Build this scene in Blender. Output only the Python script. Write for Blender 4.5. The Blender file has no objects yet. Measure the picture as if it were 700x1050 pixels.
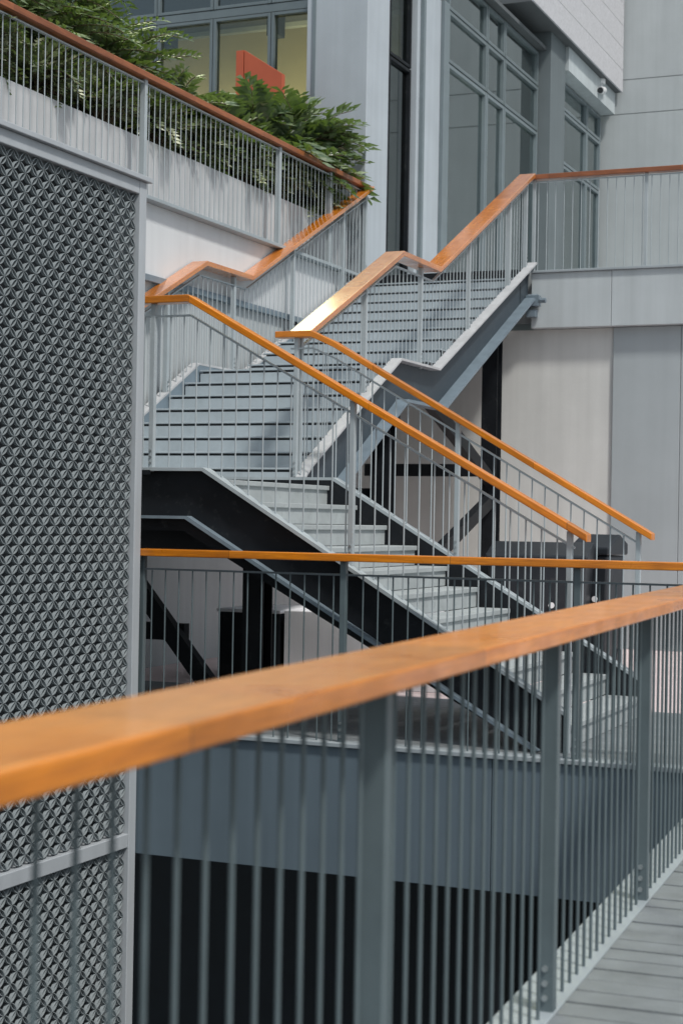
import bpy, bmesh, math, random
from mathutils import Vector, Matrix
random.seed(7)
R = math.radians
sc = bpy.context.scene
COL = sc.collection

# ------------------------------------------------------------------ materials
def mat(name, col, rough=0.6, metal=0.0, var=0.08, nscale=3.0, bump=0.0, bscale=60.0, coat=0.0, streak=0.0, spec=0.5, col2=None, dirt=0.0):
    m = bpy.data.materials.new(name); m.use_nodes = True
    nt = m.node_tree; N = nt.nodes; L = nt.links
    b = N['Principled BSDF']
    b.inputs['Roughness'].default_value = rough; b.inputs['Metallic'].default_value = metal
    b.inputs['Coat Weight'].default_value = coat; b.inputs['Coat Roughness'].default_value = 0.12
    b.inputs['Specular IOR Level'].default_value = spec
    tc = N.new('ShaderNodeTexCoord')
    geo = N.new('ShaderNodeNewGeometry')
    n1 = N.new('ShaderNodeTexNoise'); n1.inputs['Scale'].default_value = nscale; n1.inputs['Detail'].default_value = 8; n1.inputs['Roughness'].default_value = .62
    L.new(geo.outputs['Position'], n1.inputs['Vector'])
    ramp = N.new('ShaderNodeValToRGB'); ramp.color_ramp.elements[0].position = .3; ramp.color_ramp.elements[1].position = .7
    c = Vector(col); c2 = Vector(col2) if col2 else None
    a = c*(1-var); d = c2 if c2 else c*(1+var)
    ramp.color_ramp.elements[0].color = (*[max(0, v) for v in a], 1); ramp.color_ramp.elements[1].color = (*[min(1, v) for v in d], 1)
    L.new(n1.outputs['Fac'], ramp.inputs['Fac'])
    out = ramp.outputs['Color']
    if streak:
        mp = N.new('ShaderNodeMapping'); mp.inputs['Scale'].default_value = (9, 9, .35)
        L.new(geo.outputs['Position'], mp.inputs['Vector'])
        n2 = N.new('ShaderNodeTexNoise'); n2.inputs['Scale'].default_value = 1.0; n2.inputs['Detail'].default_value = 6
        L.new(mp.outputs['Vector'], n2.inputs['Vector'])
        mr = N.new('ShaderNodeMapRange'); mr.inputs['From Min'].default_value = .35; mr.inputs['From Max'].default_value = .7
        mr.inputs['To Min'].default_value = 1.0; mr.inputs['To Max'].default_value = 1.0-streak
        L.new(n2.outputs['Fac'], mr.inputs['Value'])
        mx = N.new('ShaderNodeMix'); mx.data_type = 'RGBA'; mx.blend_type = 'MULTIPLY'; mx.inputs['Factor'].default_value = 1
        L.new(out, mx.inputs['A']); L.new(mr.outputs['Result'], mx.inputs['B']); out = mx.outputs['Result']
    if dirt:
        n4 = N.new('ShaderNodeTexNoise'); n4.inputs['Scale'].default_value = 11; n4.inputs['Detail'].default_value = 10; n4.inputs['Roughness'].default_value = .75
        L.new(geo.outputs['Position'], n4.inputs['Vector'])
        mr = N.new('ShaderNodeMapRange'); mr.inputs['From Min'].default_value = .56; mr.inputs['From Max'].default_value = .72
        mr.inputs['To Min'].default_value = 0; mr.inputs['To Max'].default_value = dirt
        L.new(n4.outputs['Fac'], mr.inputs['Value'])
        mx = N.new('ShaderNodeMix'); mx.data_type = 'RGBA'; mx.blend_type = 'MIX'; mx.inputs['B'].default_value = (.22, .23, .22, 1) if c[0] < .12 else (c[0]*.35, c[1]*.35, c[2]*.35, 1)
        L.new(mr.outputs['Result'], mx.inputs['Factor']); L.new(out, mx.inputs['A']); out = mx.outputs['Result']
    L.new(out, b.inputs['Base Color'])
    # roughness variation
    mr2 = N.new('ShaderNodeMapRange'); mr2.inputs['To Min'].default_value = max(.03, rough-.1); mr2.inputs['To Max'].default_value = min(1, rough+.12)
    L.new(n1.outputs['Fac'], mr2.inputs['Value']); L.new(mr2.outputs['Result'], b.inputs['Roughness'])
    if bump:
        n3 = N.new('ShaderNodeTexNoise'); n3.inputs['Scale'].default_value = bscale; n3.inputs['Detail'].default_value = 4
        L.new(geo.outputs['Position'], n3.inputs['Vector'])
        bp = N.new('ShaderNodeBump'); bp.inputs['Strength'].default_value = bump; bp.inputs['Distance'].default_value = .01
        L.new(n3.outputs['Fac'], bp.inputs['Height']); L.new(bp.outputs['Normal'], b.inputs['Normal'])
    return m

def wood(name, c1, c2, rough=.34, coat=.4, joint=1.5, cior=1.5):
    m = bpy.data.materials.new(name); m.use_nodes = True
    nt = m.node_tree; N = nt.nodes; L = nt.links; b = N['Principled BSDF']
    b.inputs['Coat Weight'].default_value = coat; b.inputs['Coat Roughness'].default_value = .12; b.inputs['Coat IOR'].default_value = cior
    uv = N.new('ShaderNodeUVMap')
    sep = N.new('ShaderNodeSeparateXYZ'); L.new(uv.outputs['UV'], sep.inputs['Vector'])
    mp = N.new('ShaderNodeMapping'); mp.inputs['Scale'].default_value = (1.6, 26, 1); L.new(uv.outputs['UV'], mp.inputs['Vector'])
    n = N.new('ShaderNodeTexNoise'); n.inputs['Scale'].default_value = 1.8; n.inputs['Detail'].default_value = 9; n.inputs['Roughness'].default_value = .6; n.inputs['Distortion'].default_value = .6
    L.new(mp.outputs['Vector'], n.inputs['Vector'])
    r = N.new('ShaderNodeValToRGB'); r.color_ramp.elements[0].position = .32; r.color_ramp.elements[1].position = .68
    r.color_ramp.elements[0].color = (*c1, 1); r.color_ramp.elements[1].color = (*c2, 1); L.new(n.outputs['Fac'], r.inputs['Fac'])
    # boards: tone per board and a thin dark butt joint
    dv = N.new('ShaderNodeMath'); dv.operation = 'DIVIDE'; dv.inputs[1].default_value = joint; L.new(sep.outputs['X'], dv.inputs[0])
    fl = N.new('ShaderNodeMath'); fl.operation = 'FLOOR'; L.new(dv.outputs[0], fl.inputs[0])
    wn = N.new('ShaderNodeTexWhiteNoise'); wn.noise_dimensions = '1D'; L.new(fl.outputs[0], wn.inputs['W'])
    mr = N.new('ShaderNodeMapRange'); mr.inputs['To Min'].default_value = .78; mr.inputs['To Max'].default_value = 1.1; L.new(wn.outputs['Value'], mr.inputs['Value'])
    fr = N.new('ShaderNodeMath'); fr.operation = 'FRACT'; L.new(dv.outputs[0], fr.inputs[0])
    gt = N.new('ShaderNodeMath'); gt.operation = 'GREATER_THAN'; gt.inputs[1].default_value = .004/joint; L.new(fr.outputs[0], gt.inputs[0])
    mm = N.new('ShaderNodeMath'); mm.operation = 'MULTIPLY'; L.new(mr.outputs['Result'], mm.inputs[0])
    g2 = N.new('ShaderNodeMapRange'); g2.inputs['To Min'].default_value = .45; L.new(gt.outputs[0], g2.inputs['Value']); L.new(g2.outputs['Result'], mm.inputs[1])
    mx = N.new('ShaderNodeMix'); mx.data_type = 'RGBA'; mx.blend_type = 'MULTIPLY'; mx.inputs['Factor'].default_value = 1
    L.new(r.outputs['Color'], mx.inputs['A']); L.new(mm.outputs[0], mx.inputs['B'])
    geo = N.new('ShaderNodeNewGeometry')
    nb = N.new('ShaderNodeTexNoise'); nb.inputs['Scale'].default_value = 4; nb.inputs['Detail'].default_value = 8; L.new(geo.outputs['Position'], nb.inputs['Vector'])
    wr = N.new('ShaderNodeMapRange'); wr.inputs['From Min'].default_value = .42; wr.inputs['From Max'].default_value = .72; wr.inputs['To Min'].default_value = 1.0; wr.inputs['To Max'].default_value = .8
    L.new(nb.outputs['Fac'], wr.inputs['Value'])
    mp2 = N.new('ShaderNodeMapping'); mp2.inputs['Scale'].default_value = (7, 190, 1); L.new(uv.outputs['UV'], mp2.inputs['Vector'])
    nf = N.new('ShaderNodeTexNoise'); nf.inputs['Scale'].default_value = 1.5; nf.inputs['Detail'].default_value = 5; L.new(mp2.outputs['Vector'], nf.inputs['Vector'])
    fg = N.new('ShaderNodeMapRange'); fg.inputs['From Min'].default_value = .35; fg.inputs['From Max'].default_value = .65; fg.inputs['To Min'].default_value = .8; fg.inputs['To Max'].default_value = 1.08
    L.new(nf.outputs['Fac'], fg.inputs['Value'])
    ml = N.new('ShaderNodeMath'); ml.operation = 'MULTIPLY'; L.new(wr.outputs['Result'], ml.inputs[0]); L.new(fg.outputs['Result'], ml.inputs[1])
    my = N.new('ShaderNodeMix'); my.data_type = 'RGBA'; my.blend_type = 'MULTIPLY'; my.inputs['Factor'].default_value = 1
    L.new(mx.outputs['Result'], my.inputs['A']); L.new(ml.outputs[0], my.inputs['B'])
    L.new(my.outputs['Result'], b.inputs['Base Color'])
    mr3 = N.new('ShaderNodeMapRange'); mr3.inputs['From Min'].default_value = .3; mr3.inputs['From Max'].default_value = .7; mr3.inputs['To Min'].default_value = rough-.1; mr3.inputs['To Max'].default_value = rough+.16
    L.new(nb.outputs['Fac'], mr3.inputs['Value']); L.new(mr3.outputs['Result'], b.inputs['Roughness'])
    bp = N.new('ShaderNodeBump'); bp.inputs['Strength'].default_value = .05; bp.inputs['Distance'].default_value = .003
    L.new(n.outputs['Fac'], bp.inputs['Height']); L.new(bp.outputs['Normal'], b.inputs['Normal'])
    return m

def glass(name, tint=(.6, .68, .68), refl=.08):
    m = bpy.data.materials.new(name); m.use_nodes = True
    nt = m.node_tree; N = nt.nodes; L = nt.links
    for n in list(N): N.remove(n)
    o = N.new('ShaderNodeOutputMaterial'); t = N.new('ShaderNodeBsdfTransparent'); t.inputs['Color'].default_value = (*tint, 1)
    g = N.new('ShaderNodeBsdfGlossy'); g.inputs['Roughness'].default_value = .03; g.inputs['Color'].default_value = (.85, .92, .92, 1)
    fr = N.new('ShaderNodeFresnel'); fr.inputs['IOR'].default_value = 1.7
    ad = N.new('ShaderNodeMath'); ad.operation = 'ADD'; ad.use_clamp = True; ad.inputs[1].default_value = refl; L.new(fr.outputs[0], ad.inputs[0])
    mx = N.new('ShaderNodeMixShader'); L.new(ad.outputs[0], mx.inputs['Fac']); L.new(t.outputs[0], mx.inputs[1]); L.new(g.outputs[0], mx.inputs[2])
    L.new(mx.outputs[0], o.inputs['Surface'])
    return m

def leafmat(name, c1, c2, rough=.33):
    m = bpy.data.materials.new(name); m.use_nodes = True
    nt = m.node_tree; N = nt.nodes; L = nt.links; b = N['Principled BSDF']
    at = N.new('ShaderNodeAttribute'); at.attribute_name = 'tone'
    r = N.new('ShaderNodeValToRGB'); r.color_ramp.elements[0].color = (*c1, 1); r.color_ramp.elements[1].color = (*c2, 1); r.color_ramp.elements[1].position = .8
    e_ = r.color_ramp.elements.new(.93); e_.color = (.46, .48, .32, 1)  # palest leaves paint in the whitish sun highlights on the foliage
    L.new(at.outputs['Fac'], r.inputs['Fac']); L.new(r.outputs['Color'], b.inputs['Base Color'])
    b.inputs['Roughness'].default_value = rough; b.inputs['Specular IOR Level'].default_value = 1.0
    tr = N.new('ShaderNodeBsdfTranslucent'); tr.inputs['Color'].default_value = (.22, .35, .05, 1)
    mx = N.new('ShaderNodeMixShader'); mx.inputs['Fac'].default_value = .22
    o = N['Material Output']; L.new(b.outputs[0], mx.inputs[1]); L.new(tr.outputs[0], mx.inputs[2]); L.new(mx.outputs[0], o.inputs['Surface'])
    return m

M = dict(
    wood=wood('varnished_orange_timber', (.56, .16, .003), (.78, .25, .006), coat=.35),
    wood_gloss=wood('freshly_varnished_timber', (.56, .15, .006), (.80, .26, .012), rough=.28, coat=1.0, cior=3.0),
    wood_old=wood('weathered_brown_timber', (.24, .075, .026), (.38, .125, .045), rough=.45, coat=.15),
    steel=mat('grey_steel_shade_tone', (.095, .125, .135), .38, var=.1, nscale=6, bump=.05, bscale=90, streak=.12),  # darkened to put the shade over the near railings into the steel
    steel_light=mat('pale_painted_steel', (.36, .405, .425), .42, var=.08, nscale=5, bump=.05, streak=.12),
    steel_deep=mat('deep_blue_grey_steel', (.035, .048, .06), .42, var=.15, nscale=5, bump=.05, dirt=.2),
    flange=mat('pale_flange_light_tone', (.43, .44, .45), .5, var=.12, nscale=5, dirt=.3),  # dirt, plus a paler tone for light falling on the top flanges
    steel_black=mat('black_steel', (.008, .010, .013), .55, var=.3, nscale=5, dirt=.12, bump=.05, spec=.25),
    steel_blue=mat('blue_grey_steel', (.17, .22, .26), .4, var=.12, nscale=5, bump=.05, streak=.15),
    bar=mat('dark_bar_steel', (.10, .12, .13), .4, var=.15),
    bolt=mat('bolt_steel', (.42, .45, .46), .3, metal=.8, var=.1),
    fascia=mat('slate_fascia_paint', (.11, .15, .18), .5, var=.07, nscale=1.2, bump=.04, streak=.1),
    fascia_up=mat('pale_fascia_concrete', (.46, .505, .52), .62, var=.06, nscale=1.3, bump=.08, streak=.12),
    fascia_lip=mat('pale_edge_lip', (.30, .34, .36), .55, var=.08),
    wall=mat('pale_render', (.60, .61, .59), .8, var=.05, nscale=2, bump=.08, bscale=45, streak=.09),
    wall_grey=mat('grey_cladding_panel', (.36, .40, .415), .6, var=.05, nscale=1.5, bump=.06, streak=.06),
    wall_white=mat('white_render', (.58, .60, .615), .75, var=.04, nscale=1.2, bump=.1, streak=.06),
    wall_back=mat('grey_back_wall_render', (.41, .44, .45), .8, var=.05, nscale=1.5, bump=.2, bscale=40, streak=.08),
    column=mat('grey_column_paint', (.40, .44, .475), .6, var=.05, nscale=2, bump=.08, streak=.08),
    frame=mat('window_frame_metal', (.13, .16, .17), .38, var=.08, nscale=4),
    mullion_light=mat('pale_window_metal', (.16, .195, .21), .38, var=.08, nscale=4),
    column_shaded=mat('shaded_column_tone', (.13, .155, .165), .6, var=.06, nscale=2, streak=.08),  # column grey darkened to stand for shade on its front face
    siding=mat('speckled_siding', (.47, .47, .49), .75, var=.16, nscale=26, bump=.2),
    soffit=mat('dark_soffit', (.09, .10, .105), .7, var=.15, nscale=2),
    screen=mat('screen_panel_paint', (.26, .295, .31), .42, var=.1, nscale=8, dirt=.15),
    screen_frame=mat('screen_frame_paint', (.38, .41, .435), .5, var=.05, nscale=2, streak=.08),
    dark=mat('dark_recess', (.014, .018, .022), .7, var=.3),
    riser=mat('blue_grey_riser_paint', (.385, .44, .47), .55, var=.10, nscale=3.5, bump=.08, streak=.08, dirt=.2),
    tread=mat('worn_step_concrete', (.33, .36, .365), .65, var=.13, nscale=4, bump=.15, dirt=.45),
    deck=mat('weathered_deck_boards', (.185, .205, .215), .6, var=.22, nscale=5, bump=.3, bscale=120),
    deck_brown=mat('brown_deck_board', (.22, .18, .155), .6, var=.22, nscale=5, bump=.3, bscale=120),
    paving=mat('paving_sun_patch_tone', (.72, .60, .595), .7, var=.08, nscale=2.5, bump=.1),  # pale pink puts the sunlit floor patch into the colour
    interior=mat('cream_interior_wall', (.42, .39, .27), .8, var=.06),
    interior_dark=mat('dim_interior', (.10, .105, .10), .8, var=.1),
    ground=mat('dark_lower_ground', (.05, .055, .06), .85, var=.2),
    concrete=mat('planter_concrete', (.50, .51, .52), .75, var=.08, nscale=2.2, bump=.15, streak=.12),
    red=mat('rust_red_panel', (.42, .085, .035), .5, var=.08),
    white=mat('white_plastic', (.75, .76, .77), .35, var=.03),
    white_box=mat('white_planter_paint', (.80, .80, .82), .6, var=.04, streak=.06),
    bin=mat('black_plastic', (.014, .018, .023), .42, var=.2, dirt=.1),
    bark=mat('brown_stem', (.10, .075, .04), .8, var=.2),
    soil=mat('dark_soil', (.04, .03, .022), .9, var=.3, bump=.5),
    glass=glass('window_glass', (.72, .78, .76), .05),
    glass_side=glass('side_window_glass', (.6, .66, .64), .22),
    glass_clear=glass('clear_window_glass', (.8, .85, .83), -.04),
    glass_dark=glass('tinted_glass', (.30, .36, .36), .06),
    leaf=leafmat('glossy_green_leaf', (.05, .09, .042), (.30, .38, .18), .24),
    leaf_broad=leafmat('broad_glossy_leaf', (.05, .09, .045), (.34, .40, .24), .22),
    leaf_pale=leafmat('pale_variegated_leaf', (.05, .08, .03), (.42, .44, .28), .45),
)

# ------------------------------------------------------------------ mesh helpers
class MB:
    def __init__(s): s.bm = bmesh.new(); s.uv = None
    def box(s, x0, x1, y0, y1, z0, z1, M4=None):
        vs = [s.bm.verts.new((x, y, z)) for z in (z0, z1) for x, y in ((x0, y0), (x1, y0), (x1, y1), (x0, y1))]
        if M4:
            for v in vs: v.co = M4 @ v.co
        for f in ((3, 2, 1, 0), (4, 5, 6, 7), (0, 1, 5, 4), (1, 2, 6, 5), (2, 3, 7, 6), (3, 0, 4, 7)): s.bm.faces.new([vs[i] for i in f])
        return s
    def prism(s, prof, a, b, axis='Y'):
        """profile of 2D points extruded from a to b along axis; prof = (X,Z) for Y, (Y,Z) for X, (X,Y) for Z"""
        def P(p, t): return {'Y': (p[0], t, p[1]), 'X': (t, p[0], p[1]), 'Z': (p[0], p[1], t)}[axis]
        A = [s.bm.verts.new(P(p, a)) for p in prof]; B = [s.bm.verts.new(P(p, b)) for p in prof]
        n = len(prof); s.bm.faces.new(A); s.bm.faces.new(B[::-1])
        for i in range(n): s.bm.faces.new((A[i], B[i], B[(i+1) % n], A[(i+1) % n]))
        return s
    def bar(s, p, q, w, h):
        """rectangular bar from p to q; w across, h in the upright direction"""
        p = Vector(p); q = Vector(q); d = (q-p).normalized()
        up = Vector((0, 0, 1)) if abs(d.z) < .98 else Vector((0, 1, 0))
        sx = d.cross(up).normalized(); sy = sx.cross(d).normalized()
        c = [(-1, -1), (1, -1), (1, 1), (-1, 1)]
        A = [s.bm.verts.new(p+sx*w/2*i+sy*h/2*j) for i, j in c]; B = [s.bm.verts.new(q+sx*w/2*i+sy*h/2*j) for i, j in c]
        s.bm.faces.new(A[::-1]); s.bm.faces.new(B)
        for i in range(4): s.bm.faces.new((A[i], A[(i+1) % 4], B[(i+1) % 4], B[i]))
        return s
    def tube(s, p, q, r, r2=None, n=8, cap=True):
        r2 = r if r2 is None else r2
        p = Vector(p); q = Vector(q); d = (q-p).normalized()
        up = Vector((0, 0, 1)) if abs(d.z) < .98 else Vector((0, 1, 0))
        sx = d.cross(up).normalized(); sy = sx.cross(d).normalized()
        A = []; B = []
        for i in range(n):
            t = 2*math.pi*i/n; o = sx*math.cos(t)+sy*math.sin(t)
            A.append(s.bm.verts.new(p+o*r)); B.append(s.bm.verts.new(q+o*r2))
        for i in range(n): s.bm.faces.new((A[i], A[(i+1) % n], B[(i+1) % n], B[i]))
        if cap: s.bm.faces.new(A[::-1]); s.bm.faces.new(B)
        return s
    def ball(s, c, r, sz=1.0, seg=14):
        m = Matrix.Translation(Vector(c)) @ Matrix.Diagonal((1, 1, sz, 1))
        bmesh.ops.create_uvsphere(s.bm, u_segments=seg, v_segments=seg//2+2, radius=r, matrix=m); return s
    def build(s, name, m, parent=None, bevel=0, smooth=False, origin=None):
        bmesh.ops.recalc_face_normals(s.bm, faces=s.bm.faces)
        if origin is not None: bmesh.ops.translate(s.bm, verts=s.bm.verts, vec=-Vector(origin))
        me = bpy.data.meshes.new(name); s.bm.to_mesh(me); s.bm.free()
        if smooth:
            for p in me.polygons: p.use_smooth = True
        o = bpy.data.objects.new(name, me); COL.objects.link(o); me.materials.append(M[m])
        if parent is not None:
            o.parent = parent
            loc = Vector(parent['_w']) if '_w' in parent else Vector((0, 0, 0))
            ow = Vector(origin) if origin is not None else Vector((0, 0, 0))
            o.location = ow-loc; o['_w'] = list(ow)
        elif origin is not None: o.location = origin; o['_w'] = list(origin)
        if bevel:
            b = o.modifiers.new('bevel', 'BEVEL'); b.width = bevel; b.segments = 2; b.limit_method = 'ANGLE'
        return o
def thing(name, label, cat, loc=(0, 0, 0), group=None):
    o = bpy.data.objects.new(name, None); COL.objects.link(o); o.location = loc; o['_w'] = list(loc)
    o.empty_display_size = .2
    o['label'] = label; o['category'] = cat
    if group: o['group'] = group
    return o
def tag(o, label=None, cat=None, group=None, kind=None):
    if label: o['label'] = label
    if cat: o['category'] = cat
    if group: o['group'] = group
    if kind: o['kind'] = kind
    return o
def B(x0, x1, y0, y1, z0, z1): return MB().box(x0, x1, y0, y1, z0, z1)

# ------------------------------------------------------------------ camera
CA = R(23.0)
F0 = Vector((-math.sin(CA), math.cos(CA), 0)); R0 = Vector((math.cos(CA), math.sin(CA), 0)); Z = Vector((0, 0, 1))
pitch = math.atan(7.5/1704); roll = R(.98)
Fw = (F0*math.cos(pitch)+Z*math.sin(pitch)).normalized()
Up = (Z*math.cos(pitch)-F0*math.sin(pitch)).normalized()
Rt = (R0*math.cos(roll)+Up*math.sin(roll)).normalized(); Up2 = (Up*math.cos(roll)-R0*math.sin(roll)).normalized()
cam_d = bpy.data.cameras.new('camera'); cam = bpy.data.objects.new('camera', cam_d); COL.objects.link(cam)
mw = Matrix((Rt, Up2, -Fw)).transposed().to_4x4(); mw.translation = Vector((0, 0, 1.4)); cam.matrix_world = mw
cam_d.sensor_fit = 'VERTICAL'; cam_d.sensor_height = 36; cam_d.sensor_width = 24; cam_d.lens = 58.42
cam_d.clip_start = .1; cam_d.clip_end = 1000
cam_d.dof.use_dof = True; cam_d.dof.focus_distance = 12.0; cam_d.dof.aperture_fstop = 4.2
sc.camera = cam

# ------------------------------------------------------------------ light
w = bpy.data.worlds.new('World'); sc.world = w; w.use_nodes = True
nt = w.node_tree; bg = nt.nodes['Background']
sky = nt.nodes.new('ShaderNodeTexSky'); sky.sky_type = 'NISHITA'; sky.sun_disc = False
S = Vector((.50, -.30, .81)).normalized()          # direction towards the sun
elev = math.asin(S.z); az = math.atan2(S.x, S.y)
sky.sun_elevation = elev; sky.sun_rotation = az; sky.air_density = 1.0; sky.dust_density = 3.0; sky.ozone_density = 1.2
mx = nt.nodes.new('ShaderNodeMix'); mx.data_type = 'RGBA'; mx.inputs['Factor'].default_value = .5; mx.inputs['B'].default_value = (4.9, 5.5, 5.7, 1)   # thin white overcast
nt.links.new(sky.outputs[0], mx.inputs['A']); geo = nt.nodes.new('ShaderNodeTexCoord'); vm = nt.nodes.new('ShaderNodeVectorMath'); vm.operation = 'DOT_PRODUCT'
vm.inputs[1].default_value = Vector((-.34, .71, .615)).normalized(); nt.links.new(geo.outputs['Generated'], vm.inputs[0])
cl = nt.nodes.new('ShaderNodeMapRange'); cl.interpolation_type = 'SMOOTHSTEP'; cl.inputs['From Min'].default_value = .96; cl.inputs['From Max'].default_value = .99; nt.links.new(vm.outputs['Value'], cl.inputs['Value'])
m3 = nt.nodes.new('ShaderNodeMix'); m3.data_type = 'RGBA'; m3.inputs['B'].default_value = (36, 38, 23, 1)      # bright sky lobe added to put glare on the right handrail
nt.links.new(cl.outputs['Result'], m3.inputs['Factor']); nt.links.new(mx.outputs['Result'], m3.inputs['A']); nt.links.new(m3.outputs['Result'], bg.inputs[0]); bg.inputs[1].default_value = .125
sl = bpy.data.lights.new('sun', 'SUN'); so = bpy.data.objects.new('sun', sl); COL.objects.link(so)
sl.energy = 2.7; sl.angle = R(6); sl.color = (1, .97, .92)
so.rotation_euler = S.to_track_quat('Z', 'Y').to_euler(); so.location = (10, -5, 30)
sc.view_settings.view_transform = 'Standard'; sc.view_settings.look = 'None'; sc.view_settings.gamma = 1
sc.view_settings.exposure = .1

# ------------------------------------------------------------------ railing builder
def plan_dirs(pts):
    n = len(pts); out = []
    for i in range(n):
        def d(a, b):
            v = Vector((b[0]-a[0], b[1]-a[1], 0)); return v.normalized() if v.length > 1e-6 else None
        a = d(pts[i-1], pts[i]) if i else None; b = d(pts[i], pts[i+1]) if i < n-1 else None
        a = a or b; b = b or a
        m = (a+b).normalized(); side = Vector((m.y, -m.x, 0)); k = 1/max(.3, m.dot(a)); out.append(side*k)
    return out
def handrail(pts, wd, th, m, parent, origin):
    bm = bmesh.new(); uvl = bm.loops.layers.uv.new('UVMap')
    sides = plan_dirs(pts); rings = []; L = [0]; off = random.random()*5
    for i in range(1, len(pts)): L.append(L[-1]+(Vector(pts[i])-Vector(pts[i-1])).length)
    for p, s in zip(pts, sides):
        p = Vector(p)
        rings.append([bm.verts.new(p+s*wd/2*a+Vector((0, 0, z))-Vector(origin)) for a, z in ((-1, -th), (1, -th), (1, 0), (-1, 0))])
    vv = [0, wd, wd+th, 2*wd+th, 2*wd+2*th]
    for i in range(len(pts)-1):
        for k in range(4):
            a, b2 = rings[i], rings[i+1]; f = bm.faces.new((a[k], a[(k+1) % 4], b2[(k+1) % 4], b2[k]))
            for lp, (u, v) in zip(f.loops, ((L[i], vv[k]), (L[i], vv[k+1]), (L[i+1], vv[k+1]), (L[i+1], vv[k]))): lp[uvl].uv = (u+off, v)
    for r_, rev in ((rings[0], False), (rings[-1], True)):
        f = bm.faces.new(r_ if rev else r_[::-1])
        for lp, uv in zip(f.loops, ((.1, 0), (.1, wd), (.14, wd), (.14, 0))): lp[uvl].uv = (uv[0]*.3+off+.3, uv[1])
    bmesh.ops.recalc_face_normals(bm, faces=bm.faces)
    me = bpy.data.meshes.new('handrail'); bm.to_mesh(me); bm.free(); me.materials.append(M[m])
    o = bpy.data.objects.new('handrail', me); COL.objects.link(o); o.parent = parent
    b = o.modifiers.new('bevel', 'BEVEL'); b.width = .006; b.segments = 3; b.limit_method = 'ANGLE'
    return o
def lerp(a, b, t): return a+(b-a)*t
def railing(label, segs, post_s, wd=.12, th=.045, wood_m='wood', steel='steel', spacing=.1, gap=.085, pw=(.055, .05), bw=.011, bolts=True, lower=None, group=None, start=.05, floor_post=False, boltface='side', name='railing', boltside=1, extra=(0, 0)):
    """segs: list of (x0,y0,ztop0,zbase0, x1,y1,ztop1,zbase1). post_s: distances (in plan) along the run where posts stand."""
    o0 = segs[0]; origin = Vector((o0[0], o0[1], o0[3]))
    t = thing(name, label, 'railing', origin, group)
    pts = [(o0[0], o0[1], o0[2])]
    for s in segs: pts.append((s[4], s[5], s[6]))
    # extend ends a little beyond the posts
    def ext(a, b, e):
        v = (Vector(a)-Vector(b)).normalized(); return tuple(Vector(a)+v*e)
    pts[0] = ext(pts[0], pts[1], extra[0]); pts[-1] = ext(pts[-1], pts[-2], extra[1])
    handrail(pts, wd, th, wood_m, t, origin)
    lens = [math.hypot(s[4]-s[0], s[5]-s[1]) for s in segs]; tot = sum(lens)
    def at(d):
        for s, l in zip(segs, lens):
            if d <= l+1e-6: k = d/l; return tuple(lerp(s[i], s[i+4], k) for i in range(4)), s
            d -= l
        return tuple(segs[-1][4:8]), segs[-1]
    # thin flat bar that the balusters hang from
    mb = MB()
    for s in segs: mb.bar((s[0], s[1], s[2]-th-gap), (s[4], s[5], s[6]-th-gap), .03, .012)
    mb.build('flat_bar', 'bar' if steel != 'steel_light' else steel, t, origin=origin)
    for d in post_s:
        (x, y, zt, zb), s = at(d); ang = math.atan2(s[5]-s[1], s[4]-s[0])
        if floor_post and d == post_s[-1]: zb = .02
        Mx = Matrix.Translation((x, y, 0)) @ Matrix.Rotation(ang, 4, 'Z')
        po = (x, y, zb)
        m = MB().box(-pw[1]/2, pw[1]/2, -pw[0]/2, pw[0]/2, zb-.02, zt-th-.001, Mx)
        p = m.build('post', steel, t, bevel=.003, origin=po)
        if bolts:
            for k in range(3):
                zz = zb+.04+k*.042
                c = Mx @ Vector((0, -boltside*pw[0]/2, zz)); c2 = Mx @ Vector((0, -boltside*(pw[0]/2+.008), zz))
                if boltface == 'end': c = Mx @ Vector((-pw[1]/2, 0, zz)); c2 = Mx @ Vector((-pw[1]/2-.009, 0, zz))
                MB().tube(c, c2, .009, n=8).build('bolt', 'bolt', p, origin=tuple(c))
    n = int((tot-start)/spacing)+1; k = 0
    for i in range(n):
        d = start+i*spacing
        if any(abs(d-q) < .035 for q in post_s) or d > tot-.02: continue
        (x, y, zt, zb), s = at(d)
        MB().tube((x, y, zb-.015), (x, y, zt-th-gap), bw/2, n=6, cap=False).build('baluster', steel, t, origin=(x, y, zb), smooth=True)
        k += 1
    return t

# ------------------------------------------------------------------ THE SETTING
# near walkway; local frame along its railing
P0 = Vector((-1.191, 2.21, 0)); P1 = Vector((-1.593, 10.73, 0)); nd = (P1-P0).normalized()
nr = Vector((nd.y, -nd.x, 0))                       # towards the walkway
WM = Matrix(((nr.x, nd.x, 0, P0.x), (nr.y, nd.y, 0, P0.y), (0, 0, 1, 0), (0, 0, 0, 1)))
mb = MB(); y = -3.0; i = 0
while y < 7.2:
    mb.box(.034, 4.5, y, y+.122, -.04, random.uniform(-.003, .002), WM)
    y += .132; i += 1
mb.box(.05, 4.5, -3, 7.2, -.25, -.05, WM)
tag(mb.build('walkway', 'deck', bevel=0), kind='structure')
tag(MB().box(-.125, .030, -3.0, 7.12, -.25, 0.0, WM).build('walkway_edge', 'fascia_lip', bevel=.004), kind='structure')
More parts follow.
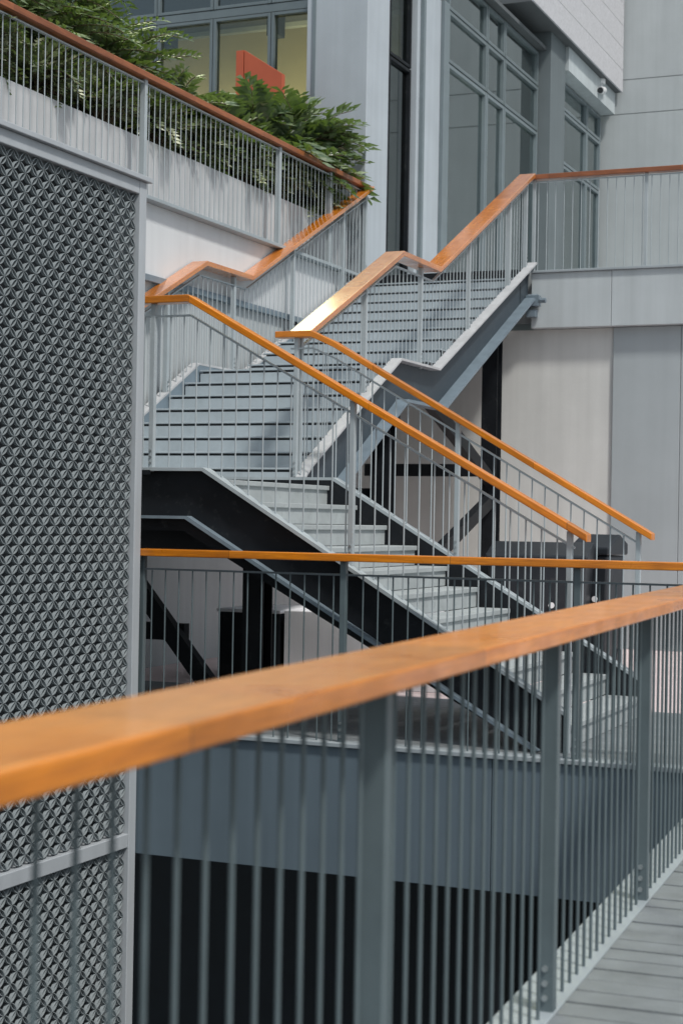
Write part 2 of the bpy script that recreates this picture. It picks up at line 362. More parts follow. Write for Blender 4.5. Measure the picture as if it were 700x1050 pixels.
# far deck with slab edge
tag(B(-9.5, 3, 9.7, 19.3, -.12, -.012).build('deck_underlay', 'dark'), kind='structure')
mb = MB(); y = 9.68
while y < 12.35: mb.box(-9.4, 3, y, y+.135, -.012, 0); y += .142
tag(mb.build('deck_floor', 'deck'), kind='structure')
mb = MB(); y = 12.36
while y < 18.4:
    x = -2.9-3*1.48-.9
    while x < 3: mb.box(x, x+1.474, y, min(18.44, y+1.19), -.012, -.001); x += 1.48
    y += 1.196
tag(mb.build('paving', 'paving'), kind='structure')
fas = thing('slab_edge', 'slate grey slab edge with a pale lip below the far level railing', 'slab edge', (-2, 9.6, -.82))
for k, (a, b) in enumerate(((-9.5, -5.56), (-5.555, -3.052), (-3.048, -.6), (-.596, 3))):
    B(a, b, 9.56, 9.72, -.82, -.024).build('fascia_panel', 'fascia', fas, bevel=.003)
B(-9.5, 3, 9.535, 9.68, -.022, .006).build('lip', 'fascia_lip', fas, bevel=.004)
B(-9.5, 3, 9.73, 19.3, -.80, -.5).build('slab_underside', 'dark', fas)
# lower level; near-black colours stand in for the shade under the slab
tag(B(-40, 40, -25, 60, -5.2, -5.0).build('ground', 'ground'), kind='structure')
lw = thing('lower_wall', 'recessed wall of the lower level below the slab, darkened as shade', 'wall', (-2, 16, -5))
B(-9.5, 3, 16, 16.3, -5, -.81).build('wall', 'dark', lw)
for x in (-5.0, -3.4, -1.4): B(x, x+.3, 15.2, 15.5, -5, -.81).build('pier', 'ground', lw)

# ------------------------------------------------------------------ BUILDING
bl = thing('building', 'grey building with tall framed windows and a deep overhang behind the stairs', 'building', (-7, 19, 0))
# terrace slab and the walls under it
for a, b in ((-5.46, -4.535), (-4.53, -2.2), (-2.195, 0.5), (.505, 5)):
    B(a, b, 18.3, 18.5, 3.62, 4.245).build('fascia_panel', 'fascia_up', bl, bevel=.004)
B(-5.46, 5, 18.27, 18.5, 4.247, 4.275).build('slab_lip', 'fascia_lip', bl, bevel=.004)
B(-16, 5, 18.51, 29.5, 3.7, 4.30).build('upper_floor', 'fascia_up', bl)
B(-9.6, -4.535, 18.45, 18.7, 0, 3.615).build('wall', 'wall', bl)
for a, b in ((-4.53, -3.77), (-3.765, -2.4), (-2.395, -1.0), (-.995, .4), (.405, 5)):
    B(a, b, 18.42, 18.7, 0, 3.615).build('cladding_panel', 'wall_grey', bl, bevel=.004)
# side wall of the upper terrace beside the stairs
sw = [B(-7.9, -7.62, 9.6, 18.44, 0, 3.55), B(-7.95, -7.6, 9.6, 18.44, 3.60, 4.262)]
sw[0].build('wall', 'wall_back', bl); sw[1].build('wall', 'wall_white', bl)
B(-7.7, -7.50, 3.0, 18.28, 4.265, 4.30).build('sill', 'fascia_lip', bl, bevel=.004)
B(-7.95, -7.56, 9.6, 18.44, 3.545, 3.605).build('ledge', 'steel_blue', bl, bevel=.003)
B(-16, -7.7, 3, 18.44, 3.4, 4.262).build('terrace_slab', 'fascia_up', bl)
B(-7.95, -7.66, 3, 9.6, 0, 3.55).build('wall', 'wall_white', bl)
# columns
B(-8.42, -7.62, 18.5, 19.22, 4.3, 8.36).build('column', 'column', bl, bevel=.006)
B(-8.34, -8.30, 18.485, 18.5, 4.3, 8.36).build('column_trim', 'mullion_light', bl)
pc = MB().box(-7.75, -7.55, 20.02, 21.16, 4.3, 8.36); pc.build('pilaster', 'column', bl, bevel=.004)
B(-7.547, -7.50, 20.12, 20.2, 4.3, 8.36).build('pilaster_trim', 'mullion_light', bl)
B(-7.547, -7.50, 20.9, 21.1, 4.3, 8.36).build('pilaster_trim', 'mullion_light', bl)
B(-7.9, -7.35, 25.5, 26.35, 4.3, 9.2).build('column', 'column_shaded', bl, bevel=.004)
def window(axis, pos, a, b, z0, z1, fm='frame', gm='glass', fw=.05, depth=.12):
    """window opening a..b along axis ('Y' lies in the X=pos plane), frame standing proud of the pane"""
    m = MB()
    def bx(u0, u1, v0, v1, d0, d1):
        if axis == 'Y': m.box(pos+d0, pos+d1, u0, u1, v0, v1)
        else: m.box(u0, u1, pos-d1, pos-d0, v0, v1)
    bx(a, a+fw, z0, z1, -depth/2, depth/2); bx(b-fw, b, z0, z1, -depth/2, depth/2)
    bx(a+fw, b-fw, z0, z0+fw, -depth/2, depth/2-.004); bx(a+fw, b-fw, z1-fw, z1, -depth/2, depth/2-.004)
    org = (pos, (a+b)/2, z0) if axis == 'Y' else ((a+b)/2, pos, z0)
    f = m.build('window', fm, bl, origin=org, bevel=.004)
    p = MB(); m2 = p
    if axis == 'Y': p.box(pos-.006, pos+.006, a+fw, b-fw, z0+fw, z1-fw)
    else: p.box(a+fw, b-fw, pos-.006, pos+.006, z0+fw, z1-fw)
    p.build('pane', gm, f, origin=org)
    return f
# glazed entry beside the column
window('Y', -7.68, 19.24, 20.0, 4.32, 7.2, gm='glass_dark', fm='steel_black', fw=.04); window('Y', -7.68, 19.24, 20.0, 7.22, 8.35, fm='steel_black', fw=.04, gm='glass_clear')
# side windows
rows = ((4.32, 7.60), (7.62, 8.32), (8.34, 8.88))
for a, b in ((21.2, 22.86), (22.88, 23.7), (23.72, 25.46)):
    for z0, z1 in rows: window('Y', -7.6, a, b, z0, z1, fm='mullion_light' if z0 < 5 else 'frame', gm='glass_side')
for a, b in ((26.4, 28.5), (28.52, 29.45)):
    for z0, z1 in ((4.32, 7.40), (7.42, 8.30), (8.32, 8.78)): window('Y', -7.6, a, b, z0, z1, fm='mullion_light', gm='glass_side')
B(-7.75, -7.42, 21.2, 25.48, 8.90, 8.955).build('head_beam', 'soffit', bl)
B(-7.75, -7.30, 26.37, 29.5, 8.80, 9.19).build('head_beam', 'fascia_up', bl)
# front windows behind the planting
x = -15.0
while x < -8.5:
    x1 = min(x+.83, -8.44)
    window('X', 19.15, x, x1-.01, 5.2, 7.85, fw=.04, gm='glass_clear'); window('X', 19.15, x, x1-.01, 7.97, 8.34, gm='glass_dark', fw=.04)
    x += .83
B(-15, -8.44, 19.1, 19.25, 7.86, 7.96).build('transom', 'frame', bl)
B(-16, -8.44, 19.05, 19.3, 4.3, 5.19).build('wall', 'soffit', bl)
# rooms behind the glass
B(-16, -8.5, 22.6, 22.75, 4.3, 8.9).build('room_wall', 'interior', bl)
B(-12.2, -12, 22.76, 29.5, 4.3, 8.9).build('room_wall', 'interior_dark', bl)
B(-16, -7.72, 21.15, 29.5, 8.96, 9.06).build('room_ceiling', 'interior_dark', bl)
B(-16, -7.55, 19.1, 21.1, 8.362, 8.42).build('room_ceiling', 'interior_dark', bl)
B(-16, -7.76, 21.1, 21.2, 8.30, 9.06).build('unseen_roof_step', 'fascia_up', bl)  # unseen roof stepped down to open sky for the handrail reflection
B(-16, -7.72, 29.52, 29.6, 4.3, 8.9).build('room_wall', 'interior_dark', bl)
B(-8.5, -8.4, 21.0, 25.4, 4.3, 7.0).build('partition', 'wall', bl)
B(-9.4, -8.6, 22.9, 27.5, 7.9, 8.94).build('bulkhead', 'interior', bl)
for x in (-9.75, -8.85, -11.4):
    c = MB(); c.box(x-.09, x+.09, 20.3, 20.5, 7.95, 8.25); c.tube((x, 20.4, 8.25), (x, 20.4, 8.36), .012); c.build('ceiling_speaker', 'dark', bl)
# overhang
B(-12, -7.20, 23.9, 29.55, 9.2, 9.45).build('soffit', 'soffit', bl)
mb = MB(); z = 9.2
while z < 15: mb.box(-7.199, -7.17, 23.9, 29.55, z, z+.392); z += .4
mb.build('siding', 'siding', bl)
B(-12, -7.2, 23.9, 29.5, 9.46, 15.1).build('upper_storey', 'siding', bl)
# back wall
mb = MB(); zz = [0, 4.3, 8.83, 9.45, 12.5, 15.6]
for a, b in zip(zz, zz[1:]): mb.box(-7.6, 12, 29.62, 29.9, a, b-.014)
mb.box(-7.6, 12, 29.65, 29.88, 0, 15.5)
mb.build('back_wall', 'wall_back', bl)
# warm room lamps
for x, y, sx, sy, e in ((-10.6, 21.9, 5.5, .25, 30), (-8.1, 23.4, .4, 4, 45), (-9.2, 20.2, 1.0, .25, 22)):
    l = bpy.data.lights.new('room_lamp', 'AREA'); l.shape = 'RECTANGLE'; l.size = sx; l.size_y = sy; l.energy = e; l.color = (1, .80, .40)
    o = bpy.data.objects.new('room_lamp', l); COL.objects.link(o); o.location = (x, y, 7.2)
    o.rotation_euler = (math.pi if y > 22 else R(125), 0, 0)

# security camera under the overhang
sc_ = thing('security_camera', 'small white security camera under the end of the overhang', 'camera', (-7.33, 28.55, 9.2))
MB().tube((-7.33, 28.55, 9.2), (-7.33, 28.55, 9.12), .09, n=16).build('mount', 'white', sc_, origin=(-7.33, 28.55, 9.2), bevel=.006)
h = MB(); h.tube((-7.33, 28.55, 9.12), (-7.30, 28.5, 9.0), .035, n=10); h.tube((-7.30, 28.62, 9.02), (-7.25, 28.25, 8.93), .07, .062, n=16)
h.build('housing', 'white', sc_, origin=(-7.33, 28.55, 9.2))
MB().tube((-7.251, 28.255, 8.931), (-7.247, 28.235, 8.926), .052, n=16).build('lens', 'dark', sc_, origin=(-7.33, 28.55, 9.2))

# red slanted panel among the plants
rp = MB(); rp.prism([(-8.97, 4.9), (-8.46, 4.9), (-8.46, 6.70), (-8.97, 7.03)], 17.9, 17.98, 'Y')
rp.box(-9.08, -8.98, 17.9, 18.3, 4.9, 7.03)
tag(rp.build('metal_panel', 'red', origin=(-9.3, 17.9, 4.9), bevel=.004), 'rust red upright panel with a slanted top behind the planting', 'panel')

# planter with shrubs on the terrace
pl = thing('planter', 'long pale concrete planter wall behind the terrace railing', 'planter', (-8.2, 12, 4.3))
B(-7.87, -7.75, 6.2, 18.30, 4.302, 4.90).build('wall', 'concrete', pl, bevel=.006)
B(-9.5, -7.88, 6.2, 18.3, 4.302, 4.78).build('soil', 'soil', pl)

def frond_mesh(bm, tone, base, az, el, length, curl, leaf, nleaf, wide, rnd):
    d = Vector((math.cos(az)*math.cos(el), math.sin(az)*math.cos(el), math.sin(el)))
    side = Vector((-math.sin(az), math.cos(az), 0)); p = Vector(base); st = length/nleaf; e = el
    t0 = rnd.random(); pts = [p.copy()]
    for i in range(nleaf):
        e -= curl/nleaf; d = Vector((math.cos(az)*math.cos(e), math.sin(az)*math.cos(e), math.sin(e)))
        q = p+d*st; f = i/nleaf
        up = side.cross(d)*-1
        if up.z < 0: up = -up
        ll = leaf*(.55+.9*math.sin(math.pi*(.15+.8*f)))*.8
        if i > 1:
            for sgn in (-1, 1):
                dirv = (side*sgn*.85+d*.55+up*(.25+rnd.uniform(-.2, .25))).normalized()
                wv = (d-dirv*d.dot(dirv)).normalized()*ll*wide
                nrm = dirv.cross(wv).normalized()
                a = q; m1 = q+dirv*ll*.45+wv*.5+nrm*ll*.05; m2 = q+dirv*ll*.45-wv*.5+nrm*ll*.05; c = q+dirv*ll-Vector((0, 0, ll*.15))
                mid = q+dirv*ll*.5-nrm*ll*.02
                vs = [bm.verts.new(v) for v in (a, m1, c, m2, mid)]
                tn = min(1, max(0, t0*.5+rnd.random()*.5))
                for tri in ((0, 1, 4), (1, 2, 4), (2, 3, 4), (3, 0, 4)):
                    fc = bm.faces.new([vs[k] for k in tri])
                    for lp in fc.loops: lp[tone] = (tn, tn, tn, 1)
        p = q; pts.append(p.copy())
    return pts
def shrub(name, label, x, y, h, rad, n, leaf, nleaf, wide, mname, seed, lean=0.0, z0=4.78, group='shrubs in the terrace planter'):
    rnd = random.Random(seed); t = thing(name, label, 'shrub', (x, y, z0), group)
    bm = bmesh.new(); tone = bm.loops.layers.color.new('tone'); stems = MB()
    for i in range(n):
        az = rnd.uniform(0, 2*math.pi); f = rnd.random()
        el = R(rnd.uniform(8, 80)); L = rad*rnd.uniform(.55, 1.0); hh = h*rnd.uniform(.30, .70)
        b = Vector((rnd.uniform(-.22, .22)*rad*1.2+lean*hh, rnd.uniform(-.35, .35)*rad, hh))
        pts = frond_mesh(bm, tone, b, az, el, L, R(rnd.uniform(25, 80)), leaf*rnd.uniform(.75, 1.2), nleaf, wide, rnd)
        for a, c in zip(pts[::2], pts[2::2]): stems.tube(a, c, .006, .004, n=3, cap=False)
        if i % 3 == 0: stems.tube((b.x*.5, b.y*.5, -.02), b, .014, .008, n=5, cap=False)
    me = bpy.data.meshes.new('foliage'); bm.to_mesh(me); bm.free(); me.materials.append(M[mname])
    o = bpy.data.objects.new('foliage', me); COL.objects.link(o); o.parent = t
    so_ = stems.build('stem', 'bark', t); so_.location = (0, 0, 0)
    return t
SH = [
    ('shrub', 'tall dark feathery shrub filling the top left corner', -8.45, 11.0, 2.3, 1.3, 155, .16, 15, .30, 'leaf'),
    ('shrub', 'tall feathery shrub second from the top left corner', -8.5, 12.5, 2.2, 1.2, 155, .16, 15, .30, 'leaf'),
    ('shrub', 'feathery shrub with fronds spilling over the brown handrail', -8.5, 13.8, 1.6, 1.0, 155, .16, 15, .32, 'leaf'),
    ('shrub', 'lower feathery shrub left of the red panel', -8.3, 14.9, 1.0, .8, 160, .19, 12, .44, 'leaf_broad'),
    ('shrub', 'broad leaved shrub in front of the red panel', -8.2, 15.8, .80, .75, 165, .22, 10, .50, 'leaf_broad'),
    ('shrub', 'broad leaved glossy shrub between red panel and grey column', -8.1, 16.8, 1.2, .85, 175, .23, 10, .50, 'leaf_broad'),
    ('shrub', 'glossy shrub reaching out in front of the grey column', -8.0, 17.5, 1.45, .95, 165, .21, 10, .50, 'leaf_broad'),
]
for i, a in enumerate(SH): shrub(a[0], a[1], a[2]-.17, *a[3:], seed=30+i)
labs = ['first', 'second', 'third', 'fourth', 'fifth', 'sixth', 'seventh', 'eighth', 'ninth']
for i in range(9):
    y = 10.2+i*.93
    shrub('groundcover_plant', 'low pale leafy plant behind the balusters, %s from the left in the planter' % labs[i], -7.98, y, .62, .48, 130, .08, 10, .55, 'leaf_pale', 90+i, group='low plants along the planter edge')

# ------------------------------------------------------------------ LATTICE SCREEN
SX = -5.5
ps = thing('lattice_screen', 'tall grey lattice screen of petal shaped openings in a pale frame', 'screen', (SX, 8, -5))
fr = MB(); fr.box(SX-.30, SX+.03, 9.442, 9.53, -5, 3.585)
fr.build('frame_upright', 'screen_frame', ps, bevel=.005)
B(SX-.14, SX+.06, 3.2, 9.56, 3.587, 3.62).build('frame_cap', 'screen_frame', ps, bevel=.004)
B(SX-.12, SX+.028, 3.2, 9.44, 3.50, 3.585).build('frame_top', 'screen_frame', ps, bevel=.005)
B(SX-.12, SX+.026, 3.2, 9.44, -.76, -.67).build('frame_crossbar', 'screen_frame', ps, bevel=.005)
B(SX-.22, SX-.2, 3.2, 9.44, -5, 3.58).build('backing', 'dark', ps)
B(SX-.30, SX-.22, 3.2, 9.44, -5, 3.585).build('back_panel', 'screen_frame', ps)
def lattice(z0, z1, y0, y1):
    bm = bmesh.new(); py = .127; pz = .114
    def petal(a, b):
        a = Vector((0, *a)); b = Vector((0, *b)); d = (b-a); L = d.length; d.normalize(); s = Vector((0, -d.z, d.y))
        n = 5; W = L*.185
        rows = []
        for i in range(n+1):
            t = i/n; w_ = W*math.sin(math.pi*t)**.85; c = a+d*L*t; g = math.sin(math.pi*t)
            o = Vector((SX, 0, 0))
            # outer wall, rim outside, rim inside, scooped keel
            rows.append([o+c+s*w_+Vector((-.022, 0, 0)), o+c+s*w_, o+c+s*(w_*.70), o+c+s*w_*.66+Vector((-.035*g, 0, 0)),
                         o+c-s*w_*.66+Vector((-.035*g, 0, 0)), o+c-s*(w_*.70), o+c-s*w_, o+c-s*w_+Vector((-.022, 0, 0))])
        vr = [[bm.verts.new(v) for v in r] for r in rows]
        for r0, r1 in zip(vr, vr[1:]):
            for k in (0, 1, 5, 6): bm.faces.new((r0[k], r0[k+1], r1[k+1], r1[k]))
    nz = int((z1-z0)/(pz/2)); ny = int((y1-y0)/(py))
    for j in range(nz):
        z = z1-j*pz/2
        for i in range(ny+1):
            y = y1-i*py-(py/2 if j % 2 else 0)
            if y < y0: continue
            for sg in (-1, 1):
                b = (y+sg*py/2, z-pz/2)
                if b[0] > y1+.001 or b[0] < y0: continue
                petal((y, z), b)
    me = bpy.data.meshes.new('lattice'); bm.normal_update(); bm.to_mesh(me); bm.free(); me.materials.append(M['screen'])
    o = bpy.data.objects.new('lattice', me); COL.objects.link(o); o.parent = ps; o.location = -Vector(ps['_w'])
lattice(-.67, 3.50, 6.4, 9.44); lattice(-2.9, -.76, 6.4, 9.44)

# ------------------------------------------------------------------ STAIRCASE
st = thing('staircase', 'steel staircase with a lower flight, a turning landing and two upper flights', 'staircase', (-5, 11, 0))
YF, YB = 9.85, 12.0        # front and back edge of the lower flight
ZL = 1.66; XL = -5.2; r1 = ZL/11; g1 = .25
for i in range(1, 11):     # treads of the lower flight, counted from the bottom
    x1 = XL+g1*(11-i); z1 = r1*i
    m = MB().prism([(x1+.012, z1), (x1+.012, z1-.035), (x1-.006, z1-.035), (x1-.006, z1-r1+.002), (x1-.03, z1-r1+.002), (x1-.03, z1-.04), (x1-g1-.004, z1-.04), (x1-g1-.004, z1)], YF+.05, YB-.05, 'Y')
    m.build('step', 'tread', st, origin=(x1, 11, z1), bevel=.004)
m = MB().prism([(XL+.012, ZL), (XL+.012, ZL-.035), (XL-.006, ZL-.035), (XL-.006, ZL-r1+.002), (XL-.03, ZL-r1+.002), (XL-.03, ZL-.04), (-7.5, ZL-.04), (-7.5, ZL)], YF+.05, YB+.0, 'Y')
m.build('landing', 'tread', st, bevel=.004)
sl1 = ZL/(g1*11)
def stringer_x(y0, y1, mname_w, out):
    """stringer of the lower flight; out = -1 when its flanges point to the camera"""
    zt = ZL+.045; hh = .40; xb = XL+g1*11-.02
    prof = [(-7.5, zt), (XL+.04, zt), (xb-.2, .232), (xb-.2, 0.005), (xb-.42, 0.005), (XL-.13, zt-hh), (-7.5, zt-hh)]
    w_ = MB().prism(prof, y0, y1, 'Y').build('stringer', mname_w, st)
    t = .022; fl = .07
    a, b = (y0-fl, y1+.003) if out < 0 else (y0-.003, y1+fl)
    top = [(-7.5, zt), (XL+.045, zt), (xb-.195, .232), (xb-.195, .209), (XL+.035, zt+t*.0-.022), (-7.5, zt-.022)]
    top = [(p[0], p[1]+.0225) for p in top]
    MB().prism(top, a, b, 'Y').build('top_flange', 'steel_light', st)
    zb = zt-.30
    bot = [(-7.5, zb), (XL-.07, zb), (xb-.36, .01), (xb-.40, .01), (XL-.085, zb-.02), (-7.5, zb-.02)]
    if out < 0: MB().prism(bot, y0-fl, y0-.002, 'Y').build('bottom_flange', 'steel_blue', st)
stringer_x(YF, YF+.03, 'steel_black', -1); stringer_x(YB-.03, YB, 'steel_black', 1)  # black webs stand in for the shade between the flanges
B(-6.9, -5.55, YF-.075, YF-.066, ZL+.02, ZL+.05).build('edge_strip', 'steel_black', st)
B(-7.5, -5.0, 10.15, 10.35, 1.12, 1.34).build('cross_beam', 'steel_black', st)
# second and third flights run along Y
XR, XW = -5.5, -7.5
Y1, Z1 = 12.0, ZL; n2 = 8; Z2 = 2.80; Y2 = 14.07; g2 = (Y2-Y1)/(n2-1); r2 = (Z2-Z1)/n2
Y3 = 15.10; n3 = 10; Z3 = 4.30; Y4 = 18.3; g3 = (Y4-Y3)/(n3-1); r3 = (Z3-Z2)/n3
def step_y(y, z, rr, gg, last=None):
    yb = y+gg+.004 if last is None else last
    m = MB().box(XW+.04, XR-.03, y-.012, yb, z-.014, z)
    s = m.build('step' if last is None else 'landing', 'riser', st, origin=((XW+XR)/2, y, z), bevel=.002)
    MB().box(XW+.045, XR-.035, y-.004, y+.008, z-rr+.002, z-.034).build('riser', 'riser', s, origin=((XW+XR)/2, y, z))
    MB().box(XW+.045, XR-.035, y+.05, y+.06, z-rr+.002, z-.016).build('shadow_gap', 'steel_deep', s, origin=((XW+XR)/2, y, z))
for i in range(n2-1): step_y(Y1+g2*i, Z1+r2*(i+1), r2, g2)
step_y(Y2, Z2, r2, 0, last=Y3)
for i in range(n3-1): step_y(Y3+g3*i, Z2+r3*(i+1), r3, g3)
step_y(Y4, Z3, r3, 0, last=Y4+.2)
B(XW, XR, 17.98, 18.0, 3.7, 4.25).build('soffit_plate', 'steel_black', st)
def stringer_y(x0, x1, out, wm):
    e = .05; hh = .34
    pts = [(Y1-.02, Z1+e), (Y1+.10, Z1+e+.06), (Y2+.0, Z2+e), (Y3, Z2+e), (Y4, Z3+e)]
    pts[1] = (Y1+.12, Z1+e+.10)
    low = [(Y4+.0, Z3+e-hh), (Y3+.13, Z2+e-hh), (Y2+.14, Z2+e-hh), (Y1+.22, Z1+e-hh+.02), (Y1-.02, Z1+e-hh)]
    MB().prism(pts+low, x0, x1, 'X').build('stringer', wm, st)
    a, b = (x1-.008, x1+.10) if out > 0 else (x0-.06, x1+.002)
    top = [(p[0], p[1]+.022) for p in pts]+[(p[0], p[1]+.001) for p in pts[::-1]]
    MB().prism(top, a, b, 'X').build('top_flange', 'flange', st)
    bot = [(Y1+.2, Z1+e-hh+.012), (Y2+.14, Z2+e-hh-.002), (Y3+.13, Z2+e-hh-.002), (Y4, Z3+e-hh-.002)]
    botp = bot+[(p[0], p[1]-.03) for p in bot[::-1]]
    if out > 0: MB().prism(botp, a, b+.02, 'X').build('bottom_flange', 'steel_blue', st)
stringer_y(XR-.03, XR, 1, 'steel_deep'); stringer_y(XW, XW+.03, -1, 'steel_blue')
# bracket where the upper flight meets the slab
bk = MB(); bk.box(XR+.01, XR+.16, 18.18, 18.28, 3.86, 3.98); bk.box(XR+.01, XR+.12, 18.2, 18.29, 3.74, 3.82)
bk.tube((XR+.17, 18.2, 3.92), (XR+.24, 18.2, 3.92), .03); bk.build('bracket', 'steel_blue', st)
# columns and bracing below
for x, y, z in ((-5.8, 11.98, 1.3), (-7.35, 11.98, 1.3), (-5.62, 14.2, 2.5), (-5.80, 17.95, 3.9)):
    m = MB(); m.box(x-.09, x+.09, y-.09, y-.075, 0, z); m.box(x-.09, x+.09, y+.075, y+.09, 0, z); m.box(x-.012, x+.012, y-.074, y+.074, 0, z)
    m.build('column', 'steel_black', st, origin=(x, y, 0))
for p, q in (((-7.35, 12.0, 1.35), (-6.2, 12.0, .0)), ((-7.4, 12.1, .45), (-6.5, 12.1, .45)), ((-5.70, 15.6, 2.6), (-5.78, 17.9, 1.85)),
             ((-5.66, 14.3, .55), (-5.78, 17.9, 1.65)), ((-7.3, 17.9, 1.98), (-5.9, 17.9, 1.98)), ((-7.3, 14.2, 1.62), (-5.7, 14.2, 1.62))):
    MB().bar(p, q, .09, .14).build('brace', 'steel_black', st)
B(-7.45, -5.5, 12.05, 12.2, 1.15, 1.5).build('cross_beam', 'steel_black', st)
B(-7.45, -5.5, 14.1, 14.3, 2.28, 2.44).build('cross_beam', 'steel_black', st)

# ------------------------------------------------------------------ RAILINGS
H = 1.075
# near railing along the walkway
def wp(d, off=0): v = P0+nd*d+nr*off; return (v.x, v.y)
a = wp(-1.6, .0); b = wp(7.3, .0)
pd = [.975+1.53*k for k in range(6)]
railing('near orange topped railing running along the walkway to the right', [(a[0], a[1], 1.12, 0, b[0], b[1], 1.12, 0)], pd, wd=.23, th=.042, gap=.012, spacing=.102, pw=(.05, .042), boltface='end', steel='steel', start=pd[0]-1.53+.612, boltside=1)
# far railing on the slab edge
railing('thin orange topped railing along the far slab edge in front of the lower flight', [(-5.52, 9.60, 1.185, .0, -1.36, 9.60, 1.185, .0)], [.03, 1.47, 2.97, 4.13], wd=.13, th=.048, pw=(.04, .04), start=.1, boltside=1)
# lower flight, front side
fz = lambda x: ZL+.06 if x < XL+.03 else ZL+.06-(x-XL-.03)*.622
railing('orange topped railing on the front side of the lower flight', [(-7.45, YF, 2.885, ZL+.06, -5.30, YF, 2.885, ZL+.06), (-5.30, YF, 2.885, ZL+.06, -5.17, YF, 2.885-.073, ZL+.06), (-5.17, YF, 2.812, ZL+.065, -2.64, YF, 1.385, .245)],
        [.06, 1.87, 3.34, 4.78], wd=.11, th=.05, start=.1, pw=(.04, .035), floor_post=True, extra=(0, .10), steel='steel_light')
# lower flight back side, then right side of both upper flights
rb = railing('orange topped railing on the back side of the lower flight', [(-5.55, YB, 2.885, ZL+.06, -5.36, YB, 2.885, ZL+.06), (-5.36, YB, 2.885, ZL+.06, -5.17, YB, 2.80, ZL+.06), (-5.17, YB, 2.80, ZL+.065, -2.72, YB, 1.385, .29)],
        [.05, 1.41, 2.81], wd=.12, th=.05, start=.1, pw=(.04, .035), floor_post=True, extra=(.12, .10), steel='steel_light')
hr = 1.07
def flight_segs(x):
    return [(x, Y1+.03, 2.885, Z1+.08, x, Y2+.03, Z2+hr-.02, Z2+.06), (x, Y2+.03, Z2+hr-.02, Z2+.06, x, Y3, Z2+hr-.02, Z2+.06), (x, Y3, Z2+hr-.02, Z2+.06, x, Y4-.1, 5.37, Z3+.02)]
s = flight_segs(XR); s[-1] = s[-1][:5]+(Y4-.1, 5.37, Z3+.02)
railing('wide railing with a glossy pale topped timber rail on the right of the upper flights', s, [.03, 1.37, 2.75, 4.15, 5.5, 6.12], wd=.19, th=.05, wood_m='wood_gloss', start=.09, steel='steel_light', pw=(.045,.04), spacing=.1)
s = [(XW, YF+.02, 2.885, ZL+.06, XW, Y1+.03, 2.885, ZL+.06)]+flight_segs(XW); s[-1] = s[-1][:5]+(Y4, 5.37, Z3+.02)
railing('orange topped railing on the left of the upper flights beside the white wall', s, [.05, 2.2, 3.6, 4.95, 6.35, 7.7, 8.36], wd=.17, th=.05, wood_m='wood_gloss', start=.1, steel='steel_light', pw=(.045,.04), spacing=.1)
# terrace railing along the planter and the upper floor railing on the right
railing('long brown topped terrace railing in front of the planter', [(-7.54, 9.05, 5.385, 4.30, -7.54, 18.34, 5.385, 4.30)], [1.15, 4.0, 6.85, 8.2, 9.2], wd=.13, th=.055, gap=.03, steel='steel_light', wood_m='wood_old', start=.1, spacing=.1, bolts=False, extra=(3.5, .03))
railing('brown topped railing along the upper floor edge on the right', [(-5.5, 18.32, 5.37, 4.2, 1.0, 18.32, 5.37, 4.2)], [.05, 1.34, 2.64, 3.94, 5.3, 6.4], wd=.12, th=.055, gap=.025, wood_m='wood_old', steel='steel_light', start=.1, spacing=.1, bolts=False, extra=(.03, 0), bw=.010, pw=(.035, .035))

# ------------------------------------------------------------------ small things below the stairs
pb = thing('planter_box', 'white rectangular planter box behind the lower flight', 'planter', (-5.1, 12.9, 0))
m = MB(); x0, x1, y0, y1, zt = -5.92, -4.1, 12.75, 13.65, .62
m.box(x0, x1, y0, y0+.1, 0, zt); m.box(x0, x1, y1-.1, y1, 0, zt); m.box(x0, x0+.1, y0+.1, y1-.1, 0, zt); m.box(x1-.1, x1, y0+.1, y1-.1, 0, zt)
m.build('box', 'white_box', pb, bevel=.006); B(x0+.1, x1-.1, y0+.1, y1-.1, .05, zt-.06).build('soil', 'steel_blue', pb)
cb = thing('cabinet', 'low black cabinet with a pale top under the stair landing', 'cabinet', (-6.3, 12.9, 0))
B(-6.53, -5.96, 12.75, 13.6, 0, .59).build('body', 'steel_black', cb, bevel=.006); B(-6.55, -5.95, 12.73, 13.62, .592, .62).build('top', 'white_box', cb, bevel=.004)
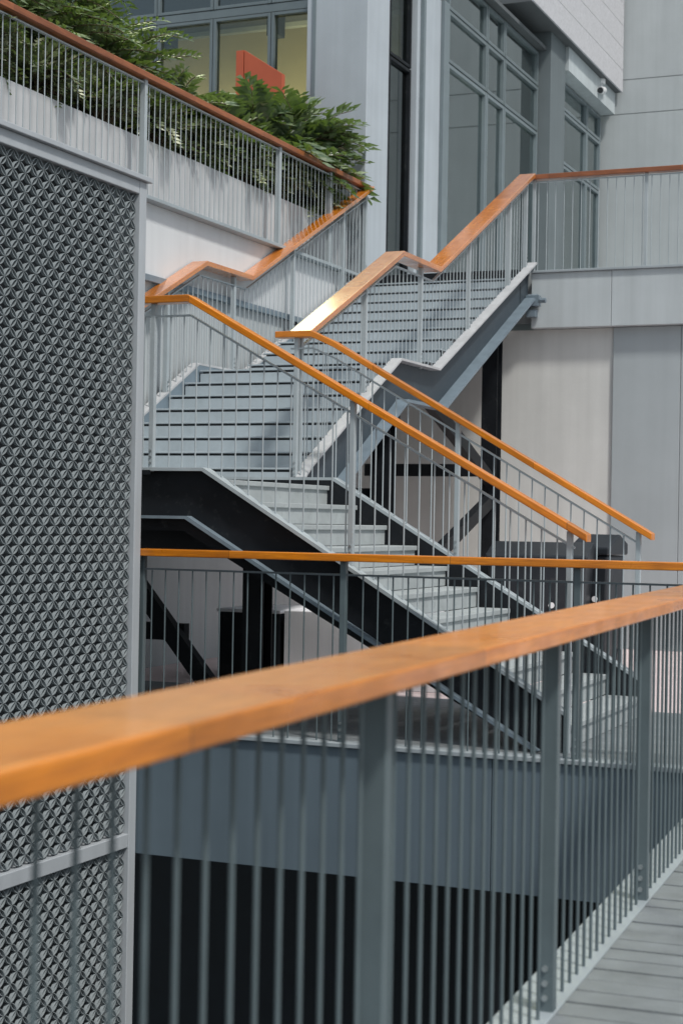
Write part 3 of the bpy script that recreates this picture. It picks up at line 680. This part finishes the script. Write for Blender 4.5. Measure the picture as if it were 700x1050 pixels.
def wbin(label, x, y, w_, d_, h_, rot):
    t = thing('waste_bin', label, 'bin', (x, y, 0), 'black bins by the rear wall'); t.rotation_euler = (0, 0, rot)
    def add(mb, n, mm, **k):
        o = mb.build(n, mm, None, **k); o.parent = t; return o
    bm = MB(); bw_, bd = w_*.42, d_*.42
    A = [bm.bm.verts.new(v) for v in ((-bw_, -bd, .06), (bw_, -bd, .06), (bw_, bd, .06), (-bw_, bd, .06))]
    Bv = [bm.bm.verts.new(v) for v in ((-w_/2, -d_/2, h_*.84), (w_/2, -d_/2, h_*.84), (w_/2, d_/2, h_*.84), (-w_/2, d_/2, h_*.84))]
    bm.bm.faces.new(A[::-1]); bm.bm.faces.new(Bv)
    for i in range(4): bm.bm.faces.new((A[i], A[(i+1) % 4], Bv[(i+1) % 4], Bv[i]))
    add(bm, 'body', 'bin', bevel=.02)
    lid = MB().prism([(-d_/2-.03, h_*.845), (d_/2+.03, h_*.845), (d_/2+.03, h_*.93), (d_*.1, h_), (-d_/2-.03, h_*.90)], -w_/2-.02, w_/2+.02, 'X')
    add(lid, 'lid', 'bin', bevel=.015)
    hd = MB().tube((-w_*.45, d_/2+.07, h_*.86), (w_*.45, d_/2+.07, h_*.86), .016); hd.box(-w_*.4, -w_*.36, d_/2+.02, d_/2+.07, h_*.845, h_*.87); hd.box(w_*.36, w_*.4, d_/2+.02, d_/2+.07, h_*.845, h_*.87)
    add(hd, 'handle', 'bin')
    for sx in (-1, 1):
        add(MB().tube((sx*w_*.40, d_*.32, .09), (sx*w_*.48, d_*.32, .09), .09, n=18), 'wheel', 'bin')
        add(MB().tube((sx*w_*.16, -d_*.495, h_*.52), (sx*w_*.16, -d_*.515, h_*.52), .028, n=12), 'latch', 'white')
    return t
wbin('wide black bin with two white round latches against the beige wall', -4.42, 15.3, .92, .7, 1.22, R(8))
wbin('narrow black bin with a raised lid right of the wide one', -4.02, 15.9, .36, .5, 1.30, R(-6))
for o in bpy.data.objects:
    if '_w' in o: del o['_w']
